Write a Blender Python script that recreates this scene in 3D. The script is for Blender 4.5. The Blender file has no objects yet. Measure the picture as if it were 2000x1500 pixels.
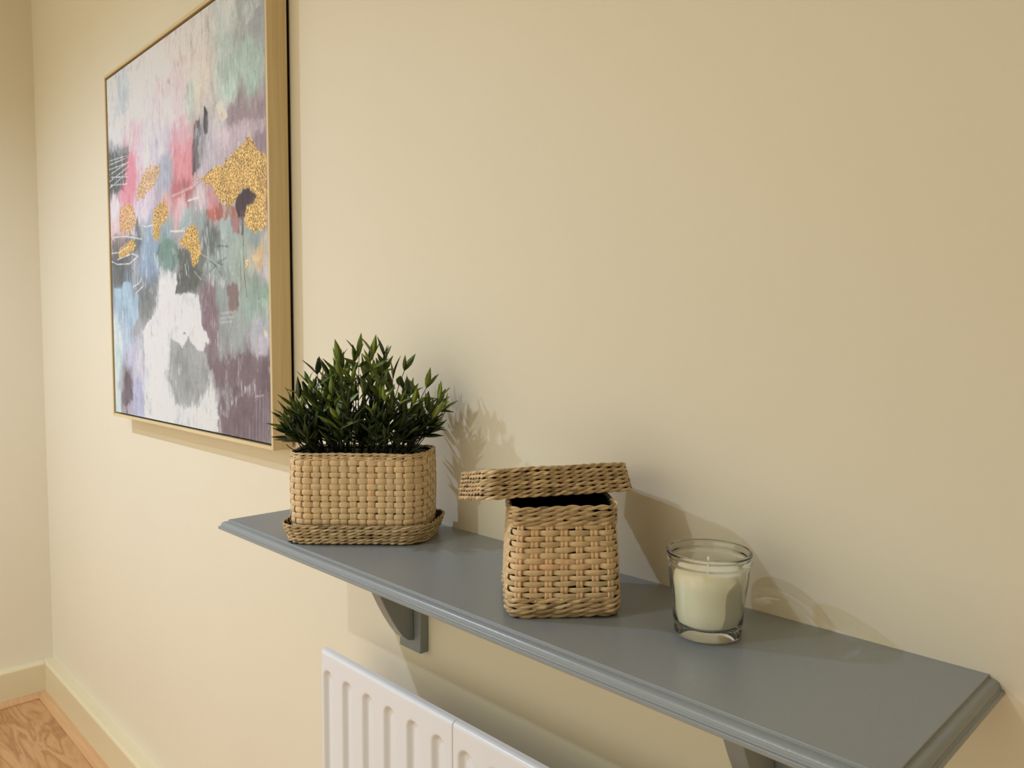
import bpy, math, random
import numpy as np
from mathutils import Matrix, Vector

random.seed(7)
rng = np.random.default_rng(11)
SC = bpy.context.scene
COL = SC.collection

# ------------------------------------------------------------------ camera, world, light, exposure
CAM_H = 1.2355            # camera height above the floor; back wall is the plane y = 0, the room is y < 0
CAM_D = 0.70              # distance of the camera from the back wall
F_PX = 1506.14            # focal length in pixels of the 2000 px wide frame
YAW, PITCH, ROLL = math.radians(45.6678), math.radians(3.388), math.radians(0.1269)

cam_data = bpy.data.cameras.new('camera')
cam_data.sensor_width = 36.0
cam_data.lens = F_PX / 2000.0 * 36.0
cam_data.clip_start = 0.02
cam = bpy.data.objects.new('camera', cam_data)
COL.objects.link(cam)
fw = Vector((-math.sin(YAW)*math.cos(PITCH), math.cos(YAW)*math.cos(PITCH), -math.sin(PITCH)))
rt = Vector((math.cos(YAW), math.sin(YAW), 0))
up = rt.cross(fw)
r2 = rt*math.cos(ROLL) + up*math.sin(ROLL)
u2 = -rt*math.sin(ROLL) + up*math.cos(ROLL)
M = Matrix.Identity(4)
for i in range(3):
    M[i][0], M[i][1], M[i][2] = r2[i], u2[i], -fw[i]
M[0][3], M[1][3], M[2][3] = 0.0, -CAM_D, CAM_H
cam.matrix_world = M
SC.camera = cam

# the rest of the open-plan room, beyond the built corner, is a plain soft surrounding light
world = bpy.data.worlds.new('world'); SC.world = world
world.use_nodes = True
world.node_tree.nodes['Background'].inputs[0].default_value = (1.0, 0.94, 0.735, 1)
world.node_tree.nodes['Background'].inputs[1].default_value = 1.27

SC.view_settings.view_transform = 'Standard'
SC.view_settings.look = 'None'
SC.view_settings.gamma = 1.0
SC.view_settings.use_curve_mapping = False
SC.view_settings.exposure = 0.0

CEIL = 2.40
LAMP_Z = CEIL - 0.004
LAMPS = [  # x, y, power, colour, cone (deg)
    (-2.18, -1.28, 118.0, (0.79, 0.97, 1.32), 162),
    (-1.10, -1.69, 60.0, (0.86, 0.97, 1.06), 156),
]
for k, (lx, ly, pw, lc, cone) in enumerate(LAMPS):
    ld = bpy.data.lights.new('downlight_lamp', 'SPOT')
    ld.energy = pw; ld.color = lc
    ld.shadow_soft_size = 0.022
    ld.cycles.is_caustics_light = True
    ld.spot_size = math.radians(cone); ld.spot_blend = 0.85
    lo = bpy.data.objects.new('downlight_lamp', ld)
    COL.objects.link(lo)
    lo.location = (lx, ly, LAMP_Z)

# ------------------------------------------------------------------ helpers
def lin(c):
    c = np.asarray(c, float)/255.0
    return np.where(c <= 0.04045, c/12.92, ((c+0.055)/1.055)**2.4)

def rgba(c):
    l = lin(c); return (float(l[0]), float(l[1]), float(l[2]), 1.0)

def tag(o, label=None, cat=None, group=None, kind=None):
    if label: o['label'] = label
    if cat: o['category'] = cat
    if group: o['group'] = group
    if kind: o['kind'] = kind
    return o

def empty(name, loc=(0, 0, 0), rotz=0.0):
    o = bpy.data.objects.new(name, None)
    o.empty_display_size = 0.02
    COL.objects.link(o)
    o.location = loc; o.rotation_euler = (0, 0, rotz)
    return o

def mesh_obj(name, verts, faces, mat, parent=None, smooth=False, attrs=None):
    me = bpy.data.meshes.new(name)
    me.from_pydata(np.asarray(verts, float).tolist(), [], faces if isinstance(faces, list) else faces.tolist())
    if smooth:
        me.polygons.foreach_set('use_smooth', [True]*len(me.polygons))
    if attrs:
        for an, (ty, data) in attrs.items():
            a = me.attributes.new(an, ty, 'POINT')
            if ty == 'FLOAT': a.data.foreach_set('value', np.asarray(data, np.float32).ravel())
            elif ty == 'FLOAT_VECTOR': a.data.foreach_set('vector', np.asarray(data, np.float32).ravel())
            elif ty == 'FLOAT_COLOR': a.data.foreach_set('color', np.asarray(data, np.float32).ravel())
    if mat: me.materials.append(mat)
    me.update()
    o = bpy.data.objects.new(name, me)
    COL.objects.link(o)
    if parent: o.parent = parent
    return o

def box_vf(x0, x1, y0, y1, z0, z1):
    v = [(x0,y0,z0),(x1,y0,z0),(x1,y1,z0),(x0,y1,z0),(x0,y0,z1),(x1,y0,z1),(x1,y1,z1),(x0,y1,z1)]
    f = [(0,3,2,1),(4,5,6,7),(0,1,5,4),(1,2,6,5),(2,3,7,6),(3,0,4,7)]
    return v, f

def box(name, b, mat, parent=None, bevel=0.0):
    v, f = box_vf(*b)
    o = mesh_obj(name, v, f, mat, parent)
    if bevel:
        m = o.modifiers.new('bevel', 'BEVEL'); m.width = bevel; m.segments = 3; m.limit_method = 'ANGLE'
        o.data.polygons.foreach_set('use_smooth', [True]*len(o.data.polygons))
        m.harden_normals = True
    return o

def prism(name, prof, mat, parent, axis_pts, smooth=False):
    """profile points given as a list of 3D loops (two or more), joined loop to loop and capped"""
    n = len(prof); L = len(axis_pts)
    verts = [p for loop in axis_pts for p in loop]
    faces = []
    for k in range(L-1):
        for i in range(n):
            j = (i+1) % n
            faces.append((k*n+i, k*n+j, (k+1)*n+j, (k+1)*n+i))
    faces.append(tuple(range(n-1, -1, -1)))
    faces.append(tuple((L-1)*n+i for i in range(n)))
    return mesh_obj(name, verts, faces, mat, parent, smooth)

def lathe(name, prof, mat, parent=None, seg=96, loc=(0, 0, 0)):
    """prof: list of (r, z); r == 0 closes the end"""
    verts, faces, rings = [], [], []
    for r, z in prof:
        if r <= 1e-7:
            rings.append([len(verts)]); verts.append((loc[0], loc[1], loc[2]+z))
        else:
            rings.append(list(range(len(verts), len(verts)+seg)))
            for k in range(seg):
                a = 2*math.pi*k/seg
                verts.append((loc[0]+r*math.cos(a), loc[1]+r*math.sin(a), loc[2]+z))
    for A, B in zip(rings[:-1], rings[1:]):
        for k in range(seg):
            k2 = (k+1) % seg
            if len(A) == 1: faces.append((A[0], B[k2], B[k]))
            elif len(B) == 1: faces.append((A[k], A[k2], B[0]))
            else: faces.append((A[k], A[k2], B[k2], B[k]))
    return mesh_obj(name, verts, faces, mat, parent, True)

def vnoise(x, y, seed=0):
    """2D value noise, arrays in, 0..1 out"""
    x = np.asarray(x, float); y = np.asarray(y, float)
    xi = np.floor(x).astype(np.int64); yi = np.floor(y).astype(np.int64)
    fx = x-xi; fy = y-yi
    fx = fx*fx*(3-2*fx); fy = fy*fy*(3-2*fy)
    def h(a, b):
        n = (a*374761393 + b*668265263 + seed*974634541) & 0x7fffffff
        n = ((n ^ (n >> 13))*1274126177) & 0x7fffffff
        n = (n ^ (n >> 16)) & 0xffff
        return n/65535.0
    return (h(xi,yi)*(1-fx)+h(xi+1,yi)*fx)*(1-fy) + (h(xi,yi+1)*(1-fx)+h(xi+1,yi+1)*fx)*fy

def fbm(x, y, seed=0, oct=4):
    s = 0; a = 0.5; t = 0
    for o in range(oct):
        s = s + a*vnoise(x*2**o, y*2**o, seed+o*17); t += a; a *= 0.5
    return s/t

# ------------------------------------------------------------------ materials
def new_mat(name):
    m = bpy.data.materials.new(name); m.use_nodes = True
    nt = m.node_tree
    b = nt.nodes['Principled BSDF']
    return m, nt, b

def N(nt, t, **kw):
    n = nt.nodes.new(t)
    for k, v in kw.items():
        if k == 'ins':
            for a, b in v.items(): n.inputs[a].default_value = b
        else: setattr(n, k, v)
    return n

def ramp(nt, stops):
    r = nt.nodes.new('ShaderNodeValToRGB')
    e = r.color_ramp.elements
    while len(e) > 1: e.remove(e[-1])
    e[0].position, e[0].color = stops[0][0], rgba(stops[0][1])
    for p, c in stops[1:]:
        x = e.new(p); x.color = rgba(c)
    return r

def coord_noise(nt, scale, stretch=(1, 1, 1), detail=4, attr=None, rough=0.5):
    if attr:
        c = N(nt, 'ShaderNodeAttribute', attribute_name=attr); out = c.outputs['Vector']
    else:
        c = N(nt, 'ShaderNodeTexCoord'); out = c.outputs['Object']
    mp = N(nt, 'ShaderNodeMapping'); mp.inputs['Scale'].default_value = stretch
    nt.links.new(out, mp.inputs[0])
    n = N(nt, 'ShaderNodeTexNoise', ins={'Scale': scale, 'Detail': detail, 'Roughness': rough})
    nt.links.new(mp.outputs[0], n.inputs['Vector'])
    return n

def bump(nt, bsdf, src, strength, dist):
    b = N(nt, 'ShaderNodeBump', ins={'Strength': strength, 'Distance': dist})
    nt.links.new(src, b.inputs['Height'])
    nt.links.new(b.outputs[0], bsdf.inputs['Normal'])

def mixcol(nt, fac, a, b, blend='MIX'):
    m = N(nt, 'ShaderNodeMix', data_type='RGBA', blend_type=blend)
    for sock, v in ((m.inputs['Factor'], fac), (m.inputs['A'], a), (m.inputs['B'], b)):
        if isinstance(v, (int, float, tuple)): sock.default_value = v
        else: nt.links.new(v, sock)
    return m.outputs['Result']

def paint_mat(name, col, rough, var=0.03, bump_s=0.08, bscale=350, spec=0.5):
    m, nt, b = new_mat(name)
    n = coord_noise(nt, 2.2, detail=3)
    lo = tuple(c*(1-var) for c in col); hi = tuple(min(255, c*(1+var)) for c in col)
    r = ramp(nt, [(0.3, lo), (0.7, hi)])
    nt.links.new(n.outputs['Fac'], r.inputs[0])
    nt.links.new(r.outputs[0], b.inputs['Base Color'])
    b.inputs['Roughness'].default_value = rough
    b.inputs['Specular IOR Level'].default_value = spec
    n2 = coord_noise(nt, bscale, detail=2)
    bump(nt, b, n2.outputs['Fac'], bump_s, 0.0006)
    return m

MAT = {}
MAT['wall'] = paint_mat('wall_paint', (228, 219, 196), 0.55, 0.006, 0.10, 420, 0.35)
MAT['ceiling'] = paint_mat('ceiling_paint', (228, 224, 214), 0.8, 0.005)
MAT['skirt'] = paint_mat('skirting_paint', (222, 209, 172), 0.35, 0.01, 0.05)
MAT['shelf'] = paint_mat('shelf_paint', (138, 144, 146), 0.29, 0.02, 0.16, 500, 0.5)
MAT['radiator'] = paint_mat('radiator_enamel', (230, 231, 233), 0.28, 0.004, 0.02, 120, 0.5)

def wood_mat(name, c0, c1, c2, stretch, scale, rough, bs=0.1):
    m, nt, b = new_mat(name)
    n = coord_noise(nt, scale, stretch, 6, rough=0.62)
    info = N(nt, 'ShaderNodeObjectInfo')
    add = N(nt, 'ShaderNodeMath', operation='MULTIPLY_ADD'); add.inputs[1].default_value = 0.12; 
    nt.links.new(info.outputs['Random'], add.inputs[0]); nt.links.new(n.outputs['Fac'], add.inputs[2])
    r = ramp(nt, [(0.32, c0), (0.52, c1), (0.78, c2)])
    nt.links.new(add.outputs[0], r.inputs[0])
    nt.links.new(r.outputs[0], b.inputs['Base Color'])
    b.inputs['Roughness'].default_value = rough
    bump(nt, b, n.outputs['Fac'], bs, 0.0008)
    return m
MAT['frame_v'] = wood_mat('pale_oak_upright', (200, 176, 128), (213, 190, 143), (223, 202, 157), (60, 60, 1.2), 3.0, 0.5)
MAT['frame_h'] = wood_mat('pale_oak_rail', (200, 176, 128), (213, 190, 143), (223, 202, 157), (1.2, 60, 60), 3.0, 0.5)
MAT['beading'] = wood_mat('oak_beading', (188, 142, 96), (201, 156, 108), (211, 168, 120), (2, 40, 40), 2.0, 0.4)

def floor_mat():
    m, nt, b = new_mat('oak_laminate')
    tc = N(nt, 'ShaderNodeTexCoord')
    info = N(nt, 'ShaderNodeObjectInfo')
    off = N(nt, 'ShaderNodeVectorMath', operation='SCALE'); off.inputs[0].default_value = (3.1, 7.7, 1.3)
    nt.links.new(info.outputs['Random'], off.inputs['Scale'])
    ad = N(nt, 'ShaderNodeVectorMath', operation='ADD')
    nt.links.new(tc.outputs['Object'], ad.inputs[0]); nt.links.new(off.outputs[0], ad.inputs[1])
    mp = N(nt, 'ShaderNodeMapping'); mp.inputs['Scale'].default_value = (1.5, 9, 9)
    nt.links.new(ad.outputs[0], mp.inputs[0])
    n = N(nt, 'ShaderNodeTexNoise', ins={'Scale': 2.2, 'Detail': 3, 'Distortion': 1.0})
    nt.links.new(mp.outputs[0], n.inputs['Vector'])
    mul = N(nt, 'ShaderNodeMath', operation='MULTIPLY'); mul.inputs[1].default_value = 11.0
    nt.links.new(n.outputs['Fac'], mul.inputs[0])
    fr = N(nt, 'ShaderNodeMath', operation='PINGPONG'); fr.inputs[1].default_value = 1.27
    nt.links.new(mul.outputs[0], fr.inputs[0])
    mp2 = N(nt, 'ShaderNodeMapping'); mp2.inputs['Scale'].default_value = (6, 160, 160)
    nt.links.new(ad.outputs[0], mp2.inputs[0])
    n2 = N(nt, 'ShaderNodeTexNoise', ins={'Scale': 2.0, 'Detail': 4})
    nt.links.new(mp2.outputs[0], n2.inputs['Vector'])
    mx = N(nt, 'ShaderNodeMath', operation='MULTIPLY_ADD'); mx.inputs[1].default_value = 0.45
    nt.links.new(fr.outputs[0], mx.inputs[0])
    hf = N(nt, 'ShaderNodeMath', operation='MULTIPLY'); hf.inputs[1].default_value = 0.6
    nt.links.new(n2.outputs['Fac'], hf.inputs[0]); nt.links.new(hf.outputs[0], mx.inputs[2])
    r = ramp(nt, [(0.2, (158, 111, 68)), (0.5, (186, 138, 90)), (0.85, (200, 154, 106))])
    nt.links.new(mx.outputs[0], r.inputs[0])
    nt.links.new(r.outputs[0], b.inputs['Base Color'])
    b.inputs['Roughness'].default_value = 0.42
    bump(nt, b, n2.outputs['Fac'], 0.08, 0.0006)
    return m
MAT['floor'] = floor_mat()

def strip_mat(name, stops, streak, rough, bs):
    """woven fibre: colour from the strip's own tint, streaks along its length"""
    m, nt, b = new_mat(name)
    t = N(nt, 'ShaderNodeAttribute', attribute_name='tint')
    r = ramp(nt, stops)
    nt.links.new(t.outputs['Fac'], r.inputs[0])
    n = coord_noise(nt, 1.0, (60, 2600, 2600), 3, attr='grain')
    n2 = coord_noise(nt, 1.0, (35, 150, 150), 3, attr='grain')
    rr = N(nt, 'ShaderNodeMapRange', ins={'From Min': 0.3, 'From Max': 0.7, 'To Min': 1-streak, 'To Max': 1+streak*0.6})
    nt.links.new(n.outputs['Fac'], rr.inputs['Value'])
    r2_ = N(nt, 'ShaderNodeMapRange', ins={'From Min': 0.35, 'From Max': 0.65, 'To Min': 0.88, 'To Max': 1.08})
    nt.links.new(n2.outputs['Fac'], r2_.inputs['Value'])
    ml = N(nt, 'ShaderNodeMath', operation='MULTIPLY')
    nt.links.new(rr.outputs[0], ml.inputs[0]); nt.links.new(r2_.outputs[0], ml.inputs[1])
    hs = N(nt, 'ShaderNodeHueSaturation')
    nt.links.new(r.outputs[0], hs.inputs['Color']); nt.links.new(ml.outputs[0], hs.inputs['Value'])
    nt.links.new(hs.outputs[0], b.inputs['Base Color'])
    b.inputs['Roughness'].default_value = rough
    bump(nt, b, n.outputs['Fac'], bs, 0.0003)
    return m
MAT['bamboo'] = strip_mat('split_bamboo', [(0.0, (186, 166, 122)), (0.4, (218, 190, 144)), (0.75, (228, 199, 154)), (1.0, (229, 188, 144))], 0.16, 0.42, 0.35)
MAT['seagrass'] = strip_mat('twisted_seagrass', [(0.0, (134, 112, 82)), (0.35, (178, 152, 112)), (0.7, (210, 182, 138)), (1.0, (228, 202, 160))], 0.22, 0.5, 0.4)

def plain(name, col, rough, spec=0.5):
    m, nt, b = new_mat(name)
    n = coord_noise(nt, 60, detail=3)
    r = ramp(nt, [(0.3, tuple(c*0.9 for c in col)), (0.7, tuple(min(255, c*1.08) for c in col))])
    nt.links.new(n.outputs['Fac'], r.inputs[0]); nt.links.new(r.outputs[0], b.inputs['Base Color'])
    b.inputs['Roughness'].default_value = rough
    b.inputs['Specular IOR Level'].default_value = spec
    return m
MAT['liner'] = plain('dark_basket_lining', (52, 40, 26), 0.9, 0.1)
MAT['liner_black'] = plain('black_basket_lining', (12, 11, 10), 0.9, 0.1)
MAT['soil'] = plain('black_plant_pot', (14, 15, 12), 0.8, 0.2)
MAT['stem'] = plain('plastic_stem', (30, 44, 22), 0.45, 0.5)
MAT['backing'] = plain('dark_backing_board', (20, 16, 12), 0.8, 0.2)
MAT['wick'] = plain('candle_wick', (236, 228, 205), 0.8, 0.2)

def leaf_mat(name, stops):
    m, nt, b = new_mat(name)
    g = N(nt, 'ShaderNodeAttribute', attribute_name='grain')
    sep = N(nt, 'ShaderNodeSeparateXYZ'); nt.links.new(g.outputs['Vector'], sep.inputs[0])
    ab = N(nt, 'ShaderNodeMath', operation='ABSOLUTE'); nt.links.new(sep.outputs['Y'], ab.inputs[0])
    r = ramp(nt, stops)
    nt.links.new(ab.outputs[0], r.inputs[0])
    info = N(nt, 'ShaderNodeObjectInfo')
    mr = N(nt, 'ShaderNodeMapRange', ins={'To Min': 0.55, 'To Max': 1.35})
    nt.links.new(info.outputs['Random'], mr.inputs['Value'])
    hs = N(nt, 'ShaderNodeHueSaturation')
    mr2 = N(nt, 'ShaderNodeMapRange', ins={'To Min': 0.500, 'To Max': 0.458})
    nt.links.new(info.outputs['Random'], mr2.inputs['Value'])
    nt.links.new(r.outputs[0], hs.inputs['Color']); nt.links.new(mr.outputs[0], hs.inputs['Value'])
    nt.links.new(mr2.outputs[0], hs.inputs['Hue'])
    nt.links.new(hs.outputs[0], b.inputs['Base Color'])
    b.inputs['Roughness'].default_value = 0.38
    return m
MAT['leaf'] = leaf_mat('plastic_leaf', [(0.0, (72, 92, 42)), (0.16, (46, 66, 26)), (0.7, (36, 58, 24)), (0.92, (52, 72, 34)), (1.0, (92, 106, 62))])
MAT['leaf_lit_tone'] = leaf_mat('plastic_leaf_lit_tone', [(0.0, (138, 160, 70)), (0.16, (104, 134, 46)), (0.7, (88, 120, 40)), (0.92, (112, 138, 58)), (1.0, (150, 164, 96))])  # lighter copy of the leaf: lamplight on the upper tips put into its colour

def wax_mat():
    m, nt, b = new_mat('cream_wax')
    n = coord_noise(nt, 40, detail=2)
    r = ramp(nt, [(0.3, (250, 242, 226)), (0.7, (252, 246, 233))])
    nt.links.new(n.outputs['Fac'], r.inputs[0]); nt.links.new(r.outputs[0], b.inputs['Base Color'])
    b.inputs['Roughness'].default_value = 0.45
    b.inputs['Subsurface Weight'].default_value = 0.5
    b.inputs['Subsurface Radius'].default_value = (0.010, 0.008, 0.005)
    b.inputs['Subsurface Scale'].default_value = 1.0
    return m
MAT['wax'] = wax_mat()

def glass_mat():
    m, nt, b = new_mat('clear_glass')
    n = coord_noise(nt, 30, detail=1)
    r = ramp(nt, [(0.3, (246, 250, 246)), (0.7, (250, 252, 249))])
    nt.links.new(n.outputs['Fac'], r.inputs[0]); nt.links.new(r.outputs[0], b.inputs['Base Color'])
    b.inputs['Roughness'].default_value = 0.0
    b.inputs['Transmission Weight'].default_value = 1.0
    b.inputs['IOR'].default_value = 1.47
    return m
MAT['glass'] = glass_mat()

# ------------------------------------------------------------------ the room
XL, XR, YF = -3.0236, 0.95, -2.60
def struct(o, label, cat): return tag(o, label, cat, kind='structure')
struct(box('wall_back', (XL-0.1, XR+0.1, 0.0, 0.1, -0.05, CEIL+0.05), MAT['wall']), 'long cream painted wall behind the shelf, painting and radiator', 'wall')
struct(box('wall_left', (XL-0.1, XL, YF, 0.0, -0.05, CEIL+0.05), MAT['wall']), 'narrow strip of darker cream end wall past the painting', 'wall')
struct(box('fill_block_right', (0.95, 1.05, -1.80, 0.0, -0.05, CEIL+0.05), MAT['wall']), 'unseen cream wall added on the right to cut the fill light', 'wall')  # added out of view to block surrounding light from the right
struct(box('fill_block_front', (0.15, 0.95, -1.90, -1.80, -0.05, CEIL+0.05), MAT['wall']), 'short unseen cream wall added to dim fill from the front right', 'wall')  # added out of view, shades the right-facing sides from the surrounding light
struct(box('ceiling', (XL-0.1, XR+0.1, YF-0.1, 0.1, CEIL, CEIL+0.1), MAT['ceiling']), 'plain white ceiling above the shelf, out of view', 'ceiling')

flo = empty('floor', (0, 0, 0)); struct(flo, 'light oak laminate floor in the corner by the skirting', 'floor')
box('subfloor', (XL, XR, YF, 0.0, -0.03, -0.012), MAT['backing'], flo)
pw, pl, gap = 0.24, 1.25, 0.0012
plank_me = None
row = 0; y = 0.185
while y > YF+0.02:
    x = XL - (0.90 + 0.47*row) % pl
    while x < XR:
        x0, x1 = max(x, XL+0.001), min(x+pl-gap, XR-0.001)
        y0 = max(y-pw+gap, YF+0.001)
        yt = min(y, -0.001)
        if x1-x0 > 0.05:
            o = box('plank', (0, x1-x0, 0, yt-y0, -0.012, 0.0), MAT['floor'], flo, 0.0006)
            o.location = (x0, y0, 0)
        x += pl
    y -= pw; row += 1

SK, ST, SB = 0.1136, 0.0335, 0.026      # skirting height, thickness, beading width
def skirting(name, along, label):
    # profile (offset from the wall, height), eased top edge
    prof = [(0, 0), (ST, 0), (ST, SK-0.006), (ST-0.002, SK-0.0015), (ST-0.006, SK), (0.0, SK)]
    if along == 'x':
        loops = [[(xx, -a, h) for a, h in prof] for xx in (XL, XR)]
    else:
        loops = [[(XL+a, yy, h) for a, h in prof] for yy in (-ST, YF)]
    o = prism(name, prof, MAT['skirt'], None, loops)
    return struct(o, label, 'skirting board')
skirting('baseboard_back', 'x', 'cream skirting board running along the foot of the long wall')
skirting('baseboard_left', 'y', 'short cream skirting board at the foot of the end wall')
def beading(name, along, label):
    prof = [(ST, 0)] + [(ST+SB*math.sin(t)**0.8 if t else ST, 0.018*math.cos(t)) for t in np.linspace(math.pi/2, 0, 7)]
    prof = [(ST, 0.0), (ST+SB, 0.0), (ST+SB, 0.004), (ST+SB*0.8, 0.010), (ST+SB*0.4, 0.0145), (ST, 0.016)]
    if along == 'x':
        loops = [[(xx, -a, h+0.0002) for a, h in prof] for xx in (XL+ST, XR)]
    else:
        loops = [[(XL+a, yy, h+0.0002) for a, h in prof] for yy in (-ST-0.0005, YF)]
    return struct(prism(name, prof, MAT['beading'], None, loops), label, 'floor trim')
beading('trim_1', 'x', 'thin oak beading between the floor and the long skirting board')
beading('trim_2', 'y', 'thin oak beading between the floor and the end wall skirting')

# ------------------------------------------------------------------ wall shelf
SZ = CAM_H - 0.2694                       # top face height
SX0, SX1, SD = -1.1028, -0.1649, 0.2101   # top face extent
shelf = empty('wall_shelf', ((SX0+SX1)/2, 0, SZ))
tag(shelf, 'long grey painted wall shelf with moulded edge above the radiator', 'shelf')
shelf.location = (0, 0, 0)
prof = [(0.0, 0.0), (0.0004, -0.0004), (0.0005, -0.0022), (0.0012, -0.0026), (0.0030, -0.0028)]
prof += [(0.0030+0.0056*math.sin(t), -0.0028-0.0060*(1-math.cos(t))) for t in np.linspace(0.15, math.pi/2, 9)]
prof += [(0.0088, -0.0093), (0.0094, -0.0098), (0.0108, -0.0099), (0.0113, -0.0103), (0.0113, -0.0134), (0.0108, -0.0141), (0.0, -0.0143), (-0.02, -0.0143)]
loops = []
vs, fs = [], []
n = len(prof)
for e, dz in prof:      # outline of the three exposed sides: right back, right front, left front, left back
    vs += [(SX1+e, 0.0, SZ+dz), (SX1+e, -SD-e, SZ+dz), (SX0-e, -SD-e, SZ+dz), (SX0-e, 0.0, SZ+dz)]
for i in range(n-1):
    for k in range(3):
        fs.append((i*4+k, (i+1)*4+k, (i+1)*4+k+1, i*4+k+1))
    fs.append((i*4+3, (i+1)*4+3, (i+1)*4, i*4))
fs.append((0, 1, 2, 3)); fs.append(((n-1)*4+3, (n-1)*4+2, (n-1)*4+1, (n-1)*4))
board = mesh_obj('shelf_board', vs, fs, MAT['shelf'], shelf)
bm_ = board.modifiers.new('bevel', 'BEVEL'); bm_.width = 0.0003; bm_.segments = 2; bm_.limit_method = 'ANGLE'; bm_.angle_limit = math.radians(25)
def bracket(cx):
    zb = CAM_H-0.4685
    zt = SZ-0.0143
    br = box('bracket', (cx-0.026, cx+0.026, -0.0155, 0.0, zb, zt), MAT['shelf'], shelf, 0.002)
    pts = [(-0.0156, zt), (-0.135, zt), (-0.1345, zt-0.006)]
    cur = [(-0.112, -0.312), (-0.0925, -0.342), (-0.0768, -0.3685), (-0.0672, -0.3885), (-0.0560, -0.4090), (-0.0449, -0.4270), (-0.0340, -0.4420), (-0.0250, -0.4490), (-0.0156, -0.4515)]
    pts += [(a, b+CAM_H) for a, b in cur]
    arm = prism('bracket_arm', pts, MAT['shelf'], br, [[(cx-0.011, a, b) for a, b in pts], [(cx+0.011, a, b) for a, b in pts]])
    m = arm.modifiers.new('bevel', 'BEVEL'); m.width = 0.0018; m.segments = 2; m.limit_method = 'ANGLE'; m.angle_limit = math.radians(40)
bracket(-0.920)
bracket(-0.348)

# ------------------------------------------------------------------ radiator
def radiator():
    t = empty('radiator', (0, 0, 0))
    tag(t, 'white pressed steel panel radiator below the shelf', 'radiator')
    x0, x1, zt, hh, yf = -1.0501, -0.212, CAM_H-0.4845, 0.60, -0.0905
    th = 0.012
    pitch, gx0 = 0.0539, -1.0292
    seam = -0.7306
    zb = zt-hh
    zs = np.concatenate([np.linspace(0, 0.006, 5), np.linspace(0.009, 0.022, 4), np.linspace(0.025, 0.062, 20), np.linspace(0.09, hh-0.09, 6), np.linspace(hh-0.062, hh-0.025, 12), np.linspace(hh-0.02, hh, 6)])
    def face(xa, xb, name):
        nx = int((xb-xa)/0.0017)
        xs = np.linspace(xa, xb, nx)
        X, Z = np.meshgrid(xs, zs)
        d = np.zeros_like(X)
        k = np.round((X-gx0)/pitch)
        dx = np.abs(X-(gx0+k*pitch))
        # pill-shaped recess: rounded ends at top and bottom
        ztop, zbot = 0.043, hh-0.043
        dz = np.maximum(np.maximum(ztop-Z, Z-zbot), 0)
        r = np.sqrt(dx**2+dz**2)
        rec = 1-np.clip((r-0.0075)/0.0075, 0, 1)
        rec = rec*rec*(3-2*rec)
        d += 0.0068*rec
        # rolled top and bottom edges
        e = np.minimum(Z, hh-Z)
        rr_ = 0.0055
        roll = np.where(e < rr_, rr_-np.sqrt(np.maximum(rr_**2-(rr_-e)**2, 0)), 0)
        d += roll
        # rolled end edges
        ex = np.minimum(np.where(abs(xa-x0) < 1e-6, X-xa, 1), np.where(abs(xb-x1) < 1e-6, xb-X, 1))
        d += np.where(ex < 0.003, 0.003-np.sqrt(np.maximum(0.003**2-(0.003-ex)**2, 0)), 0)
        es = np.minimum(np.where(abs(xb-seam) < 2e-3, xb-X, 1), np.where(abs(xa-seam) < 2e-3, X-xa, 1))
        d += np.where(es < 0.0016, 0.0009*(1-es/0.0016), 0)
        v = np.stack([X, yf+d, zt-Z], -1).reshape(-1, 3)
        ny, nx_ = X.shape
        idx = np.arange(ny*nx_).reshape(ny, nx_)
        f = np.stack([idx[1:, :-1], idx[1:, 1:], idx[:-1, 1:], idx[:-1, :-1]], -1).reshape(-1, 4).tolist()
        # back sheet
        b0 = len(v)
        v = np.concatenate([v, [(xa, yf+th, zt), (xb, yf+th, zt), (xb, yf+th, zb), (xa, yf+th, zb)]])
        f.append((b0, b0+1, b0+2, b0+3))
        f.append(tuple([b0+1, b0] + idx[0, :].tolist()))
        f.append(tuple([b0+3, b0+2] + idx[-1, ::-1].tolist()))
        f.append(tuple([b0, b0+3] + idx[::-1, 0].tolist()))
        f.append(tuple([b0+2, b0+1] + idx[:, -1].tolist()))
        o = mesh_obj(name, v, f, MAT['radiator'], t, True)
        fl = [len(p.vertices) == 4 and p.index < (ny-1)*(nx_-1) for p in o.data.polygons]
        o.data.polygons.foreach_set('use_smooth', fl)
        return o
    face(x0, seam-0.0002, 'panel')
    face(seam+0.0002, x1, 'panel')
    for xx in (x0+0.16, x1-0.16):
        box('hanger', (xx-0.02, xx+0.02, yf+th, -0.0005, zb+0.08, zt-0.08), MAT['radiator'], t, 0.001)
    for xx in (x0+0.03, x1-0.03):
        pr = [(0.0075*math.cos(a), 0.0075*math.sin(a)) for a in np.linspace(0, 2*math.pi, 12, endpoint=False)]
        prism('pipe', pr, MAT['radiator'], t, [[(xx+a, yf+0.006+b, 0.001) for a, b in pr], [(xx+a, yf+0.006+b, zb+0.004) for a, b in pr]])
radiator()

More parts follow.
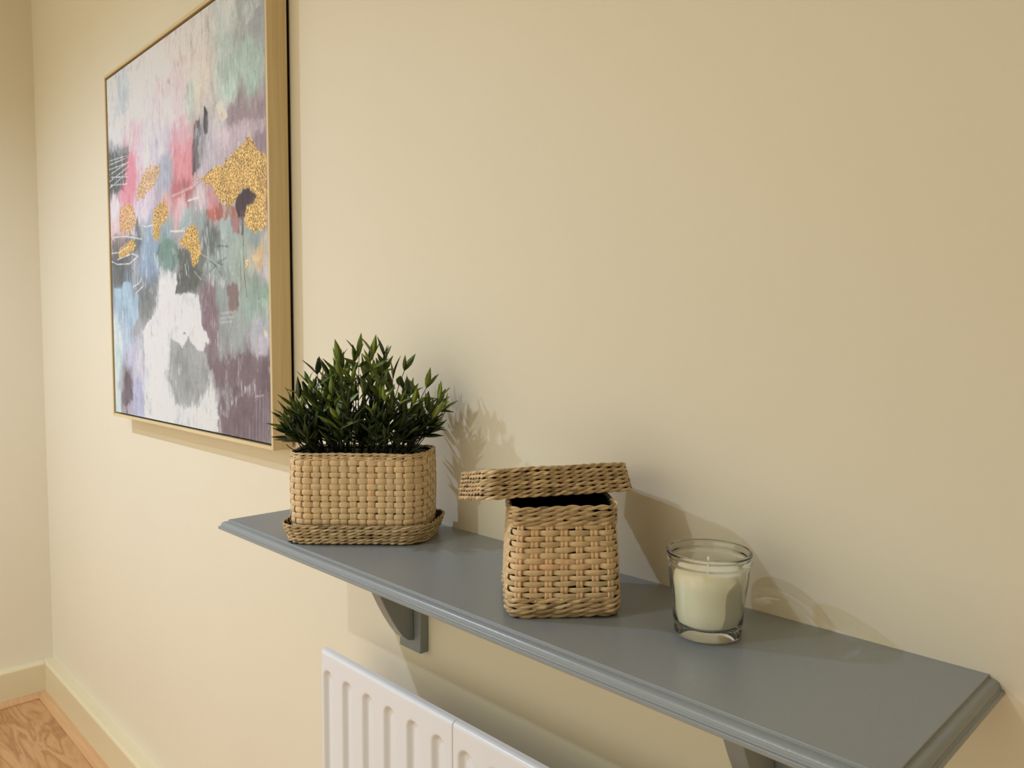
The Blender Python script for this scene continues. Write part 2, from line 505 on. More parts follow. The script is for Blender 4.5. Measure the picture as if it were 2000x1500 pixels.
# ---- the painting's strokes, in millimetres on the canvas, with sRGB colours
PAINT_PTS = [(41,827,205,210,212),(131,792,190,200,205),(35,755,215,215,218),(240,804,225,220,222),(358,804,225,212,212),(355,757,225,205,208),(483,812,222,208,205),(558,839,210,205,202),(704,823,200,205,205),(801,795,170,178,178),(830,762,150,152,156),(768,765,165,170,168),(701,760,180,192,188),(798,715,170,190,182),(732,703,172,192,182),(808,671,165,188,178),(704,666,176,196,186),(591,737,218,205,195),(574,707,215,205,192),(525,689,190,200,192),(477,716,225,200,205),(406,698,215,205,212),(286,740,222,215,222),(181,726,220,215,220),(281,671,205,200,212),(66,699,220,220,225),(189,688,220,190,195),(375,636,200,195,208),(481,634,215,170,180),(470,600,225,150,160),(494,570,222,140,150),(485,558,215,140,150),(172,606,225,150,165),(158,563,225,130,145),(134,543,230,150,165),(327,624,205,200,215),(380,574,165,168,182),(387,539,170,172,185),(258,636,215,205,215),(216,628,220,190,200),(71,621,100,108,110),(33,588,110,118,118),(27,667,165,165,172),(584,599,180,175,185),(629,591,190,185,195),(597,566,170,165,175),(693,580,195,180,188),(762,625,150,138,142),(825,617,160,145,150),(830,594,150,135,142),(715,605,160,150,155),(659,616,195,190,190),(792,585,195,180,190),(829,561,150,135,145),(627,561,185,180,188),(624,484,195,150,155),(837,457,150,105,100),(448,520,185,115,120),(499,520,165,110,112),(472,490,225,175,180),(393,487,200,160,160),(249,503,215,200,215),(40,528,225,205,215),(496,458,150,170,170),(576,443,140,155,155),(700,421,165,180,178),(570,491,200,180,185),(38,487,225,190,190),(186,484,215,200,215),(252,453,150,165,175),(389,455,140,160,165),(386,399,120,145,142),(271,408,140,160,180),(279,368,130,145,165),(68,382,95,100,100),(79,360,90,95,95),(206,445,100,110,112),(612,404,100,108,105),(532,338,90,95,90),(486,319,95,100,96),(476,304,110,112,108),(568,356,110,116,112),(634,345,140,155,150),(698,390,150,165,160),(741,354,155,170,160),(806,390,145,160,160),(818,349,190,180,160),(837,323,190,185,190),(802,297,140,160,150),(835,271,140,165,150),(787,253,150,168,158),(655,300,140,150,148),(606,285,128,110,118),(604,244,122,103,112),(610,202,120,100,110),(675,229,145,150,150),(735,202,150,158,155),(805,209,175,175,185),(112,303,155,178,192),(96,261,155,175,190),(117,210,165,180,195),(40,210,200,215,218),(20,122,195,215,210),(168,252,150,150,155),(252,298,110,115,115),(261,266,140,142,142),(370,309,225,222,225),(387,263,215,208,215),(332,210,220,225,225),(298,170,218,222,222),(306,131,212,215,214),(483,268,195,192,195),(526,227,205,200,212),(488,188,150,150,148),(449,154,140,142,138),(502,119,150,152,150),(426,97,160,162,160),(557,156,170,172,172),(555,103,165,165,165),(353,55,215,217,216),(515,28,212,215,214),(595,69,218,222,220),(325,92,215,217,216),(244,27,220,220,222),(194,128,195,190,200),(178,65,170,170,195),(126,168,180,180,200),(96,103,140,132,140),(78,38,160,150,160),(199,28,175,178,200),(26,34,195,210,210),(649,158,130,112,120),(761,151,115,98,105),(723,110,112,95,102),(669,88,140,130,135),(758,79,108,92,98),(793,49,112,100,105),(697,25,118,105,110),(829,115,115,98,106),(658,182,150,150,150),(825,184,185,180,190),(837,147,120,104,112),(826,27,130,125,130),(683,58,120,102,110)]
PAINT_POLY = [([(-2,684),(160,660),(151,590),(119,564),(0,564)],(78,86,86),0.9,8,0.6,0),([(5,690),(65,691),(165,662),(159,643),(3,667)],(160,160,168),0.6,10,0.6,0),([(547,644),(579,645),(577,622),(558,585),(577,547),(533,536),(531,583)],(68,70,73),0.95,5,0.5,0),([(577,616),(608,613),(581,540),(541,540)],(120,120,124),0.6,9,0.9,0),([(597,665),(614,658),(611,613),(594,611)],(58,60,62),0.95,4,0.4,0),([(579,650),(617,646),(611,610),(577,616)],(115,120,122),0.6,6,0.8,0),([(709,641),(855,622),(854,595),(701,605)],(148,132,138),0.8,14,0.6,0),([(644,610),(848,588),(847,572),(726,562),(612,551)],(197,182,192),0.7,12,0.6,0),([(647,661),(682,656),(703,625),(677,617)],(228,205,188),0.95,4,0.2,0),([(436,605),(520,601),(525,539),(441,541)],(226,148,158),0.75,14,0.7,0),([(147,639),(206,637),(206,556),(166,528),(111,539)],(228,140,155),0.75,12,0.6,0),([(414,538),(533,531),(532,509),(430,509)],(178,112,116),0.7,12,0.8,0),([(354,606),(422,594),(413,522),(359,536)],(165,168,184),0.75,12,0.7,0),([(832,472),(856,474),(853,397),(823,405)],(158,98,88),0.8,8,0.5,0),([(592,460),(652,471),(735,452),(744,425),(707,435),(650,431),(606,443)],(166,96,82),0.95,6,0.5,0),([(609,492),(653,490),(659,455),(615,457)],(196,140,145),0.8,8,0.5,0),([(707,438),(751,430),(749,398),(723,401)],(160,108,108),0.9,4,0.6,0),([(524,519),(580,531),(655,538),(726,551),(766,561),(792,571),(810,559),(822,540),(856,531),(854,402),(810,395),(773,410),(771,445),(806,455),(788,475),(756,476),(742,460),(701,453),(666,467),(624,503),(572,523)],(200,166,108),1.0,7,0.1,1),([(749,474),(782,481),(814,460),(801,447),(777,447),(768,431),(741,433),(730,456)],(68,56,62),0.97,5,0.3,0),([(751,442),(764,440),(764,394),(754,395)],(95,78,84),0.85,2,0.3,0),([(211,563),(265,588),(325,598),(353,585),(342,559),(292,538),(209,526),(191,547)],(202,168,118),0.8,9,0.4,1),([(86,522),(144,531),(186,511),(199,472),(149,455),(82,469)],(208,170,120),0.85,8,0.4,1),([(318,495),(357,508),(398,493),(387,463),(344,450),(314,434),(298,462)],(200,164,106),0.95,7,0.3,1),([(9,459),(229,443),(238,415),(167,396),(151,335),(24,328),(16,385)],(92,98,98),0.85,12,0.7,0),([(241,446),(348,444),(332,353),(231,319),(201,373)],(138,158,178),0.75,12,0.9,0),([(336,414),(397,422),(444,401),(448,364),(412,348),(343,362),(317,389)],(116,141,134),1.0,5,0.2,0),([(571,425),(668,413),(651,377),(577,376)],(98,106,103),0.75,12,0.8,0),([(444,394),(500,393),(515,353),(575,338),(530,300),(428,297),(421,329),(460,353)],(84,89,84),0.95,8,0.5,0),([(187,341),(342,349),(327,288),(226,242),(181,268)],(112,117,117),0.7,14,1.0,0),([(24,328),(82,326),(92,339),(121,342),(148,336),(149,310),(196,307),(194,251),(155,229),(129,210),(43,245)],(156,179,194),0.97,5,0.25,0),([(56,245),(155,235),(139,185),(76,167)],(164,178,196),0.6,12,0.7,0),([(394,213),(469,187),(507,213),(558,174),(601,185),(597,112),(553,70),(498,52),(414,58),(377,102)],(148,150,149),0.9,9,1.0,0),([(577,213),(627,213),(607,140),(574,139)],(170,172,173),0.6,12,1.0,0),([(565,308),(634,311),(637,209),(641,141),(599,133),(576,181),(603,195),(561,230)],(124,105,113),0.9,8,0.5,0),([(599,147),(688,165),(854,173),(858,113),(852,10),(741,9),(626,15),(633,72),(669,94),(630,106)],(114,97,104),0.95,10,0.5,0),([(832,187),(858,184),(857,169),(804,177)],(186,180,190),0.8,10,0.9,0),([(654,100),(708,110),(699,72),(668,70)],(158,152,156),0.75,10,0.8,0),([(686,302),(724,307),(743,290),(729,255),(699,245),(691,275)],(126,107,104),0.9,6,0.4,0),([(339,314),(391,331),(431,344),(441,321),(421,296),(539,298),(563,273),(563,230),(603,195),(551,173),(515,188),(491,209),(469,184),(393,202),(384,133),(315,108),(240,129),(217,218),(282,250),(326,264)],(219,218,223),0.97,6,0.25,0),([(337,276),(417,277),(395,232),(335,241)],(222,202,208),0.6,14,0.5,0),([(438,295),(539,295),(528,270),(455,269)],(180,180,182),0.5,12,1.0,0),([(461,213),(478,217),(482,209),(467,209)],(120,120,120),0.9,2,0.3,0),([(388,202),(431,187),(397,111),(378,95)],(165,167,165),0.8,8,1.0,0),([(227,104),(387,103),(414,54),(498,49),(562,71),(605,91),(625,78),(630,16),(478,18),(221,13)],(216,218,218),0.95,9,0.5,0),([(92,133),(144,92),(148,46),(110,34),(95,13),(53,45)],(92,78,85),0.85,10,0.8,0),([(151,101),(214,87),(210,25),(150,12)],(172,173,198),0.7,8,0.5,0),([(459,404),(492,430),(529,438),(550,428),(569,384),(551,357),(524,352),(508,389)],(202,167,104),1.0,5,0.1,1),([(58,419),(122,435),(176,436),(195,422),(163,412),(120,403),(69,402)],(206,169,106),0.95,5,0.2,1),([(295,445),(333,459),(349,432),(317,417)],(200,165,95),0.85,5,0.4,1),([(797,353),(838,372),(843,332),(817,330)],(214,186,142),0.8,9,0.4,0),([(766,348),(780,347),(779,329),(769,333)],(220,186,130),0.95,3,0.2,1),([(836,215),(849,218),(852,203),(839,203)],(220,200,175),0.9,5,0.2,0)]
PAINT_LINES = [([(-5,652),(147,643)],2.2,(222,225,226),0.8),([(-6,641),(155,638)],2.2,(222,225,226),0.8),([(0,630),(157,625)],2.2,(222,225,226),0.8),([(4,615),(154,627)],2.2,(222,225,226),0.8),([(9,599),(156,616)],2.2,(222,225,226),0.8),([(2,582),(144,602)],2.2,(222,225,226),0.8),([(62,653),(68,579)],2.2,(222,225,226),0.8),([(108,650),(114,576)],2.2,(222,225,226),0.8),([(22,609),(149,592)],2.2,(222,225,226),0.8),([(21,589),(142,576)],2.2,(222,225,226),0.8),([(10,446),(35,457),(123,451),(229,435)],2.6,(222,222,220),0.85),([(8,418),(70,416),(146,426)],2.6,(222,222,220),0.85),([(4,399),(55,387),(142,383),(203,397),(162,406),(56,399)],2.6,(222,222,220),0.85),([(231,467),(264,460),(328,461)],2.6,(222,222,220),0.85),([(408,436),(465,432),(491,436)],2.6,(222,222,220),0.85),([(427,433),(488,429)],2.6,(222,222,220),0.85),([(162,326),(204,332),(222,344)],2.6,(222,222,220),0.85),([(179,309),(226,323)],2.6,(222,222,220),0.85),([(484,358),(492,336)],2.6,(222,222,220),0.85),([(569,379),(618,356),(669,346)],3.5,(98,100,96),0.8),([(573,373),(642,345)],3.5,(98,100,96),0.8),([(609,335),(650,352),(689,358)],3.5,(98,100,96),0.8),([(622,356),(664,326)],3.5,(98,100,96),0.8),([(497,347),(549,326),(591,313)],3.5,(98,100,96),0.8),([(518,313),(567,349)],3.5,(98,100,96),0.8),([(643,385),(697,379)],3.5,(98,100,96),0.8),([(569,375),(657,344)],3.0,(190,196,190),0.6),([(532,341),(566,322)],3.0,(190,196,190),0.6),([(656,241),(714,243)],5.0,(182,188,186),0.6),([(656,233),(706,234)],5.0,(182,188,186),0.6),([(661,251),(714,252)],5.0,(182,188,186),0.6),([(762,432),(762,369),(763,324),(772,279)],3.0,(90,74,78),0.85),([(748,354),(749,299),(739,280)],2.5,(140,112,100),0.7),([(421,414),(421,366)],2.5,(80,90,88),0.7),([(819,105),(814,15)],3.2,(150,140,146),0.6),([(804,89),(800,15)],3.2,(150,140,146),0.6),([(789,56),(786,15)],3.2,(150,140,146),0.6),([(832,96),(827,14)],3.2,(150,140,146),0.6),([(842,109),(837,14)],3.2,(150,140,146),0.6),([(774,35),(772,15)],3.2,(150,140,146),0.6),([(720,31),(718,17)],3.2,(150,140,146),0.6),([(850,104),(845,14)],3.2,(150,140,146),0.6),([(529,65),(528,18)],2.0,(120,120,120),0.6),([(798,93),(835,98)],3.0,(170,160,165),0.7),([(506,490),(563,490)],3.5,(230,225,222),0.9),([(421,510),(532,515)],5,(220,180,182),0.7),([(540,511),(626,536)],4,(120,110,115),0.5),([(590,504),(589,473)],3,(205,205,210),0.6)]
PAINT_GAIN = 1.10

# ------------------------------------------------------------------ framed painting
FX0, FX1, FZ0, FZ1 = -2.1570, -1.2840, CAM_H-0.2028, CAM_H+0.6616
FY, FB, CY = -0.045, -0.0065, -0.0415
def painting():
    t = empty('framed_painting', (0, 0, 0))
    tag(t, 'large abstract painting in pinks, greys and gold in a pale oak floating frame', 'painting')
    lw = 0.007
    def rail(pts2, name, mat):
        # mitred rail: four corners (outer a, outer b, inner b, inner a) in x, z
        loops = [[(x, FY, z) for x, z in pts2], [(x, FB, z) for x, z in pts2]]
        o = prism(name, pts2, mat, t, loops)
        m = o.modifiers.new('bevel', 'BEVEL'); m.width = 0.0008; m.segments = 2
    rail([(FX0, FZ0), (FX1, FZ0), (FX1-lw, FZ0+lw), (FX0+lw, FZ0+lw)], 'frame_rail', MAT['frame_h'])
    rail([(FX0, FZ1), (FX0+lw, FZ1-lw), (FX1-lw, FZ1-lw), (FX1, FZ1)], 'frame_rail', MAT['frame_h'])
    rail([(FX0, FZ0), (FX0+lw, FZ0+lw), (FX0+lw, FZ1-lw), (FX0, FZ1)], 'frame_rail', MAT['frame_v'])
    rail([(FX1, FZ0), (FX1, FZ1), (FX1-lw, FZ1-lw), (FX1-lw, FZ0+lw)], 'frame_rail', MAT['frame_v'])
    box('backing_board', (FX0+lw, FX1-lw, FB-0.006, FB-0.001, FZ0+lw, FZ1-lw), MAT['backing'], t)
    box('spacer', (FX0+0.02, FX1-0.004, FB-0.001, -0.0002, FZ0+0.02, FZ1-0.02), MAT['backing'], t)
    # --- the canvas: colour laid stroke by stroke onto a fine grid, in millimetres from the frame's lower left
    ax0, ax1, az0, az1 = 11.0, 862.0, 11.0, 853.0
    nx, nz = 400, 580
    xs = np.linspace(ax0, ax1, nx); zs = np.linspace(az0, az1, nz)
    X, Z = np.meshgrid(xs, zs)
    wx = (fbm(X/28, Z/28, 1)-0.5)*34 + (fbm(X/7, Z/16, 2)-0.5)*10
    wz = (fbm(X/22, Z/40, 3)-0.5)*60 + (fbm(X/5, Z/30, 4)-0.5)*26
    XW, ZW = X+wx, Z+wz
    P = np.array([p[:2] for p in PAINT_PTS], float); Cc = lin(np.array([p[2:] for p in PAINT_PTS], float))
    num = np.zeros((nz, nx, 3)); den = np.zeros((nz, nx))
    for (px, pz), c in zip(P, Cc):
        d2 = (XW-px)**2*1.25 + (ZW-pz)**2 + 60.0
        w = d2**-1.9
        num += w[..., None]*c; den += w
    col = num/den[..., None]
    gold = np.zeros((nz, nx))
    streak = fbm(X/2.6, Z/90, 8, 3)           # bristle marks run up and down
    streak2 = fbm(X/60, Z/3.5, 9, 3)
    rough = (fbm(X/9, Z/14, 10, 4)-0.5)
    def sdist(poly):
        d = np.full(X.shape, 1e9); ins = np.zeros(X.shape, bool)
        n = len(poly)
        for i in range(n):
            (x1, y1), (x2, y2) = poly[i], poly[(i+1) % n]
            ex, ey = x2-x1, y2-y1
            tt = np.clip(((X-x1)*ex+(Z-y1)*ey)/(ex*ex+ey*ey+1e-9), 0, 1)
            d = np.minimum(d, np.hypot(X-x1-tt*ex, Z-y1-tt*ey))
            if y1 != y2:
                cnd = ((y1 > Z) != (y2 > Z)) & (X < (x2-x1)*(Z-y1)/(y2-y1)+x1)
                ins ^= cnd
        return np.where(ins, -d, d)
    for k, (poly, c, op, rg, stk, kind) in enumerate(PAINT_POLY):
        s = sdist(poly) + rough*rg*3.2 + (streak-0.5)*rg*3.0*stk
        a = np.clip(0.5 - s/(rg*0.45+1.2), 0, 1)
        dry = np.clip((streak-0.5)*3.0*stk + 0.9, 0.25, 1)
        a = a*op*np.where(stk > 0.45, dry, 1)
        tone = 1 + (fbm(X/30, Z/45, 20+k)-0.5)*0.30
        cc = lin(c)[None, None, :]*tone[..., None]
        col = col*(1-a[..., None]) + cc*a[..., None]
        if kind == 1:
            gold = np.maximum(gold*(1-a), a)
        else:
            gold = gold*(1-a)
    for pts, w, c, op in PAINT_LINES:
        d = np.full(X.shape, 1e9)
        for (x1, y1), (x2, y2) in zip(pts[:-1], pts[1:]):
            ex, ey = x2-x1, y2-y1
            tt = np.clip(((X-x1)*ex+(Z-y1)*ey)/(ex*ex+ey*ey+1e-9), 0, 1)
            d = np.minimum(d, np.hypot(X-x1-tt*ex, Z-y1-tt*ey))
        a = np.clip(1.1-(d+rough*3)/(w*0.75), 0, 1)*op*np.clip(0.5+1.2*fbm(X/11, Z/11, 31), 0, 1)
        col = col*(1-a[..., None])+lin(c)[None, None, :]*a[..., None]
    patch = (fbm(XW/16, ZW/34, 41, 4)-0.5)*0.44 + (fbm(X/5, Z/20, 42, 3)-0.5)*0.26
    scum = np.clip((fbm(X/20, Z/26, 43, 5)-0.56)*7, 0, 1)*np.clip((fbm(X/3, Z/22, 44, 3)-0.42)*4, 0, 1)*0.42*(1-gold)
    tone = np.where(fbm(X/120, Z/120, 45, 2) > 0.5, 1, 0)[..., None]
    col = col*(1-scum[..., None]) + (tone*lin((222, 220, 224)) + (1-tone)*lin((118, 116, 120)))*scum[..., None]
    col = np.clip(col*(1+patch*(1-0.7*gold))[..., None], 0, 1)
    grain = 1 + (streak-0.5)*0.24 + (streak2-0.5)*0.08 + (fbm(X/3.2, Z/4.5, 12, 2)-0.5)*0.12
    col = np.clip(col*grain[..., None]*PAINT_GAIN*np.array([1.0, 1.015, 1.04]), 0, 0.72)
    V = np.stack([FX0+X/1000, np.full(X.shape, CY) - 0.0003*(streak-0.5), FZ0+Z/1000], -1).reshape(-1, 3)
    idx = np.arange(nx*nz).reshape(nz, nx)
    F = np.stack([idx[:-1, :-1], idx[:-1, 1:], idx[1:, 1:], idx[1:, :-1]], -1).reshape(-1, 4)
    m, nt, b = new_mat('painted_canvas')
    at = N(nt, 'ShaderNodeAttribute', attribute_name='paint'); ag = N(nt, 'ShaderNodeAttribute', attribute_name='gold')
    sp = coord_noise(nt, 260, detail=2)
    spr = N(nt, 'ShaderNodeMapRange', ins={'From Min': 0.35, 'From Max': 0.68, 'To Min': 0.36, 'To Max': 1.75})
    nt.links.new(sp.outputs['Fac'], spr.inputs['Value'])
    mxv = N(nt, 'ShaderNodeMix', data_type='FLOAT'); mxv.inputs['A'].default_value = 1.0
    nt.links.new(ag.outputs['Fac'], mxv.inputs['Factor']); nt.links.new(spr.outputs[0], mxv.inputs['B'])
    fine = coord_noise(nt, 900, (1, 1, 0.25), 3)
    fr = N(nt, 'ShaderNodeMapRange', ins={'From Min': 0.3, 'From Max': 0.7, 'To Min': 0.93, 'To Max': 1.06})
    nt.links.new(fine.outputs['Fac'], fr.inputs['Value'])
    mm_ = N(nt, 'ShaderNodeMath', operation='MULTIPLY'); nt.links.new(mxv.outputs['Result'], mm_.inputs[0]); nt.links.new(fr.outputs[0], mm_.inputs[1])
    hs = N(nt, 'ShaderNodeHueSaturation'); nt.links.new(at.outputs['Color'], hs.inputs['Color']); nt.links.new(mm_.outputs[0], hs.inputs['Value'])
    nt.links.new(hs.outputs[0], b.inputs['Base Color'])
    mt = N(nt, 'ShaderNodeMath', operation='MULTIPLY'); mt.inputs[1].default_value = 0.35
    nt.links.new(ag.outputs['Fac'], mt.inputs[0]); nt.links.new(mt.outputs[0], b.inputs['Metallic'])
    b.inputs['Roughness'].default_value = 0.55
    b.inputs['Specular IOR Level'].default_value = 0.3
    bump(nt, b, fine.outputs['Fac'], 0.15, 0.0004)
    rgba_ = np.concatenate([col.reshape(-1, 3), np.ones((nx*nz, 1))], 1)
    mesh_obj('canvas', V, F, m, t, True, {'paint': ('FLOAT_COLOR', rgba_), 'gold': ('FLOAT', gold)})
    # canvas edge: the stretched cloth folded round its stretcher
    ex = [(FX0+ax0/1000, FZ0+az0/1000), (FX0+ax1/1000, FZ0+az0/1000), (FX0+ax1/1000, FZ0+az1/1000), (FX0+ax0/1000, FZ0+az1/1000)]
    v = [(x, CY+0.0004, z) for x, z in ex] + [(x, FB-0.006, z) for x, z in ex]
    f = [(i, (i+1) % 4, 4+(i+1) % 4, 4+i) for i in range(4)]
    mesh_obj('canvas_edge', v, f, MAT['backing'], t)
painting()

# ------------------------------------------------------------------ basketry
def rrect(s, a, b, r):
    """point and outward normal on a rounded rectangle (half sizes a, b, corner radius r); s in 0..1 by arc length,
    starting in the middle of the side at -b and running towards +a"""
    s = np.asarray(s, float) % 1.0
    r = max(min(r, a-1e-4, b-1e-4), 1e-4)
    la, lb, q = 2*(a-r), 2*(b-r), math.pi*r/2
    Lp = 2*la+2*lb+4*q
    d = (s*Lp + la/2 + 0) % Lp          # d = 0 at the start of the -b side (x = -(a-r))
    px = np.zeros_like(d); py = np.zeros_like(d); nx = np.zeros_like(d); ny = np.zeros_like(d)
    segs = [('l', la, (-(a-r), -b), (1, 0), (0, -1)), ('c', q, (a-r, -(b-r)), -math.pi/2),
            ('l', lb, (a, -(b-r)), (0, 1), (1, 0)), ('c', q, (a-r, b-r), 0.0),
            ('l', la, (a-r, b), (-1, 0), (0, 1)), ('c', q, (-(a-r), b-r), math.pi/2),
            ('l', lb, (-a, b-r), (0, -1), (-1, 0)), ('c', q, (-(a-r), -(b-r)), math.pi)]
    o = 0.0
    for sg in segs:
        m = (d >= o) & (d < o+sg[1]+1e-12)
        t = d[m]-o
        if sg[0] == 'l':
            px[m] = sg[2][0]+t*sg[3][0]; py[m] = sg[2][1]+t*sg[3][1]; nx[m] = sg[4][0]; ny[m] = sg[4][1]
        else:
            an = sg[3]+t/r
            px[m] = sg[2][0]+r*np.cos(an); py[m] = sg[2][1]+r*np.sin(an); nx[m] = np.cos(an); ny[m] = np.sin(an)
        o += sg[1]
    return px, py, nx, ny, Lp

def sweep(c, n, b, sec, closed, tint, along, gid):
    """c, n, b: (k,3) centre, two cross axes; sec: (k,m,2) section. Returns verts, faces, tint, grain"""
    k, m = len(c), sec.shape[1]
    V = c[:, None, :] + n[:, None, :]*sec[:, :, :1] + b[:, None, :]*sec[:, :, 1:]
    idx = np.arange(k*m).reshape(k, m)
    A = idx if closed else idx[:-1]
    B = np.roll(idx, -1, 0) if closed else idx[1:]
    F = np.stack([A, np.roll(A, -1, 1), np.roll(B, -1, 1), B], -1).reshape(-1, 4).tolist()
    if not closed:
        F.append(tuple(idx[0, ::-1].tolist())); F.append(tuple(idx[-1].tolist()))
    T = np.repeat(tint, m)
    G = np.stack([np.repeat(along, m)+gid*3.7, (sec[:, :, 1]+gid*0.11).ravel(), (sec[:, :, 0]).ravel()], -1)
    return V.reshape(-1, 3), F, T, G

def merge(parts):
    V, F, T, G, o = [], [], [], [], 0
    for v, f, t, g in parts:
        V.append(v); T.append(t); G.append(g)
        F += [tuple(i+o for i in q) for q in f]; o += len(v)
    return np.concatenate(V), F, np.concatenate(T), np.concatenate(G)

GID = [0]
def gid():
    GID[0] += 1; return GID[0]

def strand_obj(name, parts, mat, parent):
    V, F, T, G = merge(parts)
    return mesh_obj(name, V, F, mat, parent, True, {'tint': ('FLOAT', T), 'grain': ('FLOAT_VECTOR', G)})

def rope_row(parent, ringf, h, pitch, lumps, amp, tbase, lean=0.0, seed=0, wob=0.0004, upv=None):
    """one twined row: two strands twisted about each other, following a closed ring.
    ringf(s) -> points (k,3), outward normals (k,3), row-up vectors (k,3), perimeter"""
    K = lumps + (lumps % 2)
    per = 7
    n = K*per
    s = np.arange(n)/n
    P, Nn, U, Lp = ringf(s)
    r_ = np.random.default_rng(seed)
    parts = []
    jit = np.interp(s, np.linspace(0, 1, K+1), np.concatenate([r_.normal(0, 0.14, K), [0]]))
    wobv = np.interp(s, np.linspace(0, 1, K//2+1), np.concatenate([r_.normal(0, wob, K//2), [0]]))
    th = math.pi*K*s + jit
    for q in (0, 1):
        a = th + q*math.pi
        tn = np.repeat(np.clip(tbase + r_.normal(0, 0.20, K), 0, 1), per)
        tn = np.roll(tn, int(per*(0.5+q*0.5)))
        fat = np.interp(s, np.linspace(0, 1, K+1), np.concatenate([1+r_.normal(0, 0.13, K), [1]]))
        c = P + Nn*(amp*np.cos(a))[:, None] + U*(0.25*pitch*np.sin(a) + wobv)[:, None]
        ang = np.linspace(0, 2*math.pi, 7)[:-1]
        sec = np.stack([np.cos(ang)[None, :]*(0.00105*fat)[:, None], np.sin(ang)[None, :]*(0.36*pitch*fat)[:, None]], -1)
        parts.append(sweep(c, Nn, U, sec, True, tn, s*Lp, gid()))
    return strand_obj('rope_row', parts, MAT['seagrass'], parent)

def weave(parent, a_of, b_of, r, h0, h1, rows, warps, thick, wfrac, ffrac, tint_of, seed, bulge=0.0, twin=False, loose=0.05):
    """plain weave wall: weft strips run round, warp strips run up"""
    pitch = (h1-h0)/rows
    r_ = np.random.default_rng(seed)
    amp = thick*1.05
    def ring(s, h):
        t = (h-h0)/(h1-h0)
        bl = bulge*math.sin(math.pi*min(max(t, 0), 1))
        px, py, nx, ny, Lp = rrect(s, a_of(t)+bl, b_of(t)+bl, r)
        return px, py, nx, ny, Lp
    rowh = h0 + pitch*(np.arange(rows)+0.5)
    warpj = r_.normal(0, 0.05, warps)
    for j in range(rows):
        per = 8; n = warps*per
        s = np.arange(n)/n
        px, py, nx, ny, Lp = ring(s, rowh[j])
        ph = np.cos(math.pi*(warps*s + j))
        off = amp*np.clip(ph*1.5, -1, 1)
        wv = np.interp(s, np.linspace(0, 1, 13), np.concatenate([r_.normal(0, pitch*loose, 12), [0]]))
        c = np.stack([px+nx*off, py+ny*off, np.full(n, rowh[j])+wv], -1)
        nn = np.stack([nx, ny, np.zeros(n)], -1); uu = np.tile(np.array([0, 0, 1.0]), (n, 1))
        w = pitch*ffrac*(0.94+0.08*ph)*(1+r_.normal(0, loose*0.9))
        base = np.array([[0, -0.5], [0.62, -0.42], [0.95, -0.2], [1.0, 0.0], [0.95, 0.2], [0.62, 0.42], [0, 0.5], [-0.5, 0]])
        sec = np.stack([np.tile(base[:, 0]*thick, (n, 1)), base[:, 1][None, :]*w[:, None]], -1)
        blk = np.floor(warps*s + 0.5 + 0.0).astype(int)
        tn = np.clip(tint_of((j+0.5)/rows) + r_.normal(0, 0.06) + r_.normal(0, 0.10, warps+2)[blk], 0, 1)
        strand_obj('weft_strip', [sweep(c, nn, uu, sec, True, tn, s*Lp, gid())], MAT['bamboo'], parent)
    hs = np.linspace(h0-pitch*0.6, h1+pitch*0.6, (rows+1)*5+1)
    for i in range(warps):
        s0 = (i+warpj[i]*0.5)/warps
        c = []; nn = []
        for h in hs:
            px, py, nx, ny, Lp = ring(np.array([s0]), h)
            ph = math.cos(math.pi*((h-h0)/pitch-0.5+i))
            off = -amp*max(-1, min(1, ph*1.4))
            c.append((px[0]+nx[0]*off, py[0]+ny[0]*off, h)); nn.append((nx[0], ny[0], 0))
        c = np.array(c); nn = np.array(nn)
        tt = np.cross(np.tile([0, 0, 1.0], (len(hs), 1)), nn)
        wmm = Lp/warps*wfrac*(1+r_.normal(0, 0.04))
        if twin:
            base = np.array([[0.1, -0.5], [0.8, -0.4], [0.95, -0.25], [0.7, -0.1], [0.1, 0.0], [0.7, 0.1], [0.95, 0.25], [0.8, 0.4], [0.1, 0.5], [-0.4, 0]])
        else:
            base = np.array([[0, -0.5], [0.7, -0.4], [1.0, -0.15], [1.0, 0.15], [0.7, 0.4], [0, 0.5], [-0.4, 0]])
        sec = np.tile(np.stack([base[:, 0]*thick, base[:, 1]*wmm], -1)[None], (len(hs), 1, 1))
        tn = np.full(len(hs), np.clip(tint_of(0.5)+r_.normal(0.05, 0.12), 0, 1))
        strand_obj('warp_strip', [sweep(c, nn, tt, sec, False, tn, hs-h0, gid())], MAT['bamboo'], parent)

def ring_wall(a, b, r, h, lean=(0.0, 0.0)):
    def f(s):
        px, py, nx, ny, Lp = rrect(s, a, b, r)
        k = len(px)
        nv = np.stack([nx, ny, np.full(k, lean[0])], -1); nv /= np.linalg.norm(nv, axis=1)[:, None]
        uv = np.stack([-nx*nv[:, 2], -ny*nv[:, 2], np.hypot(nv[:, 0], nv[:, 1])], -1)
        return np.stack([px, py, np.full(k, h)], -1), nv, uv, Lp
    return f

def ring_flat(a, b, r, h, sgn):
    def f(s):
        px, py, nx, ny, Lp = rrect(s, a, b, r)
        k = len(px)
        nv = np.tile([0, 0, float(sgn)], (k, 1))
        uv = np.stack([nx, ny, np.zeros(k)], -1)
        return np.stack([px, py, np.full(k, h)], -1), nv, uv, Lp
    return f

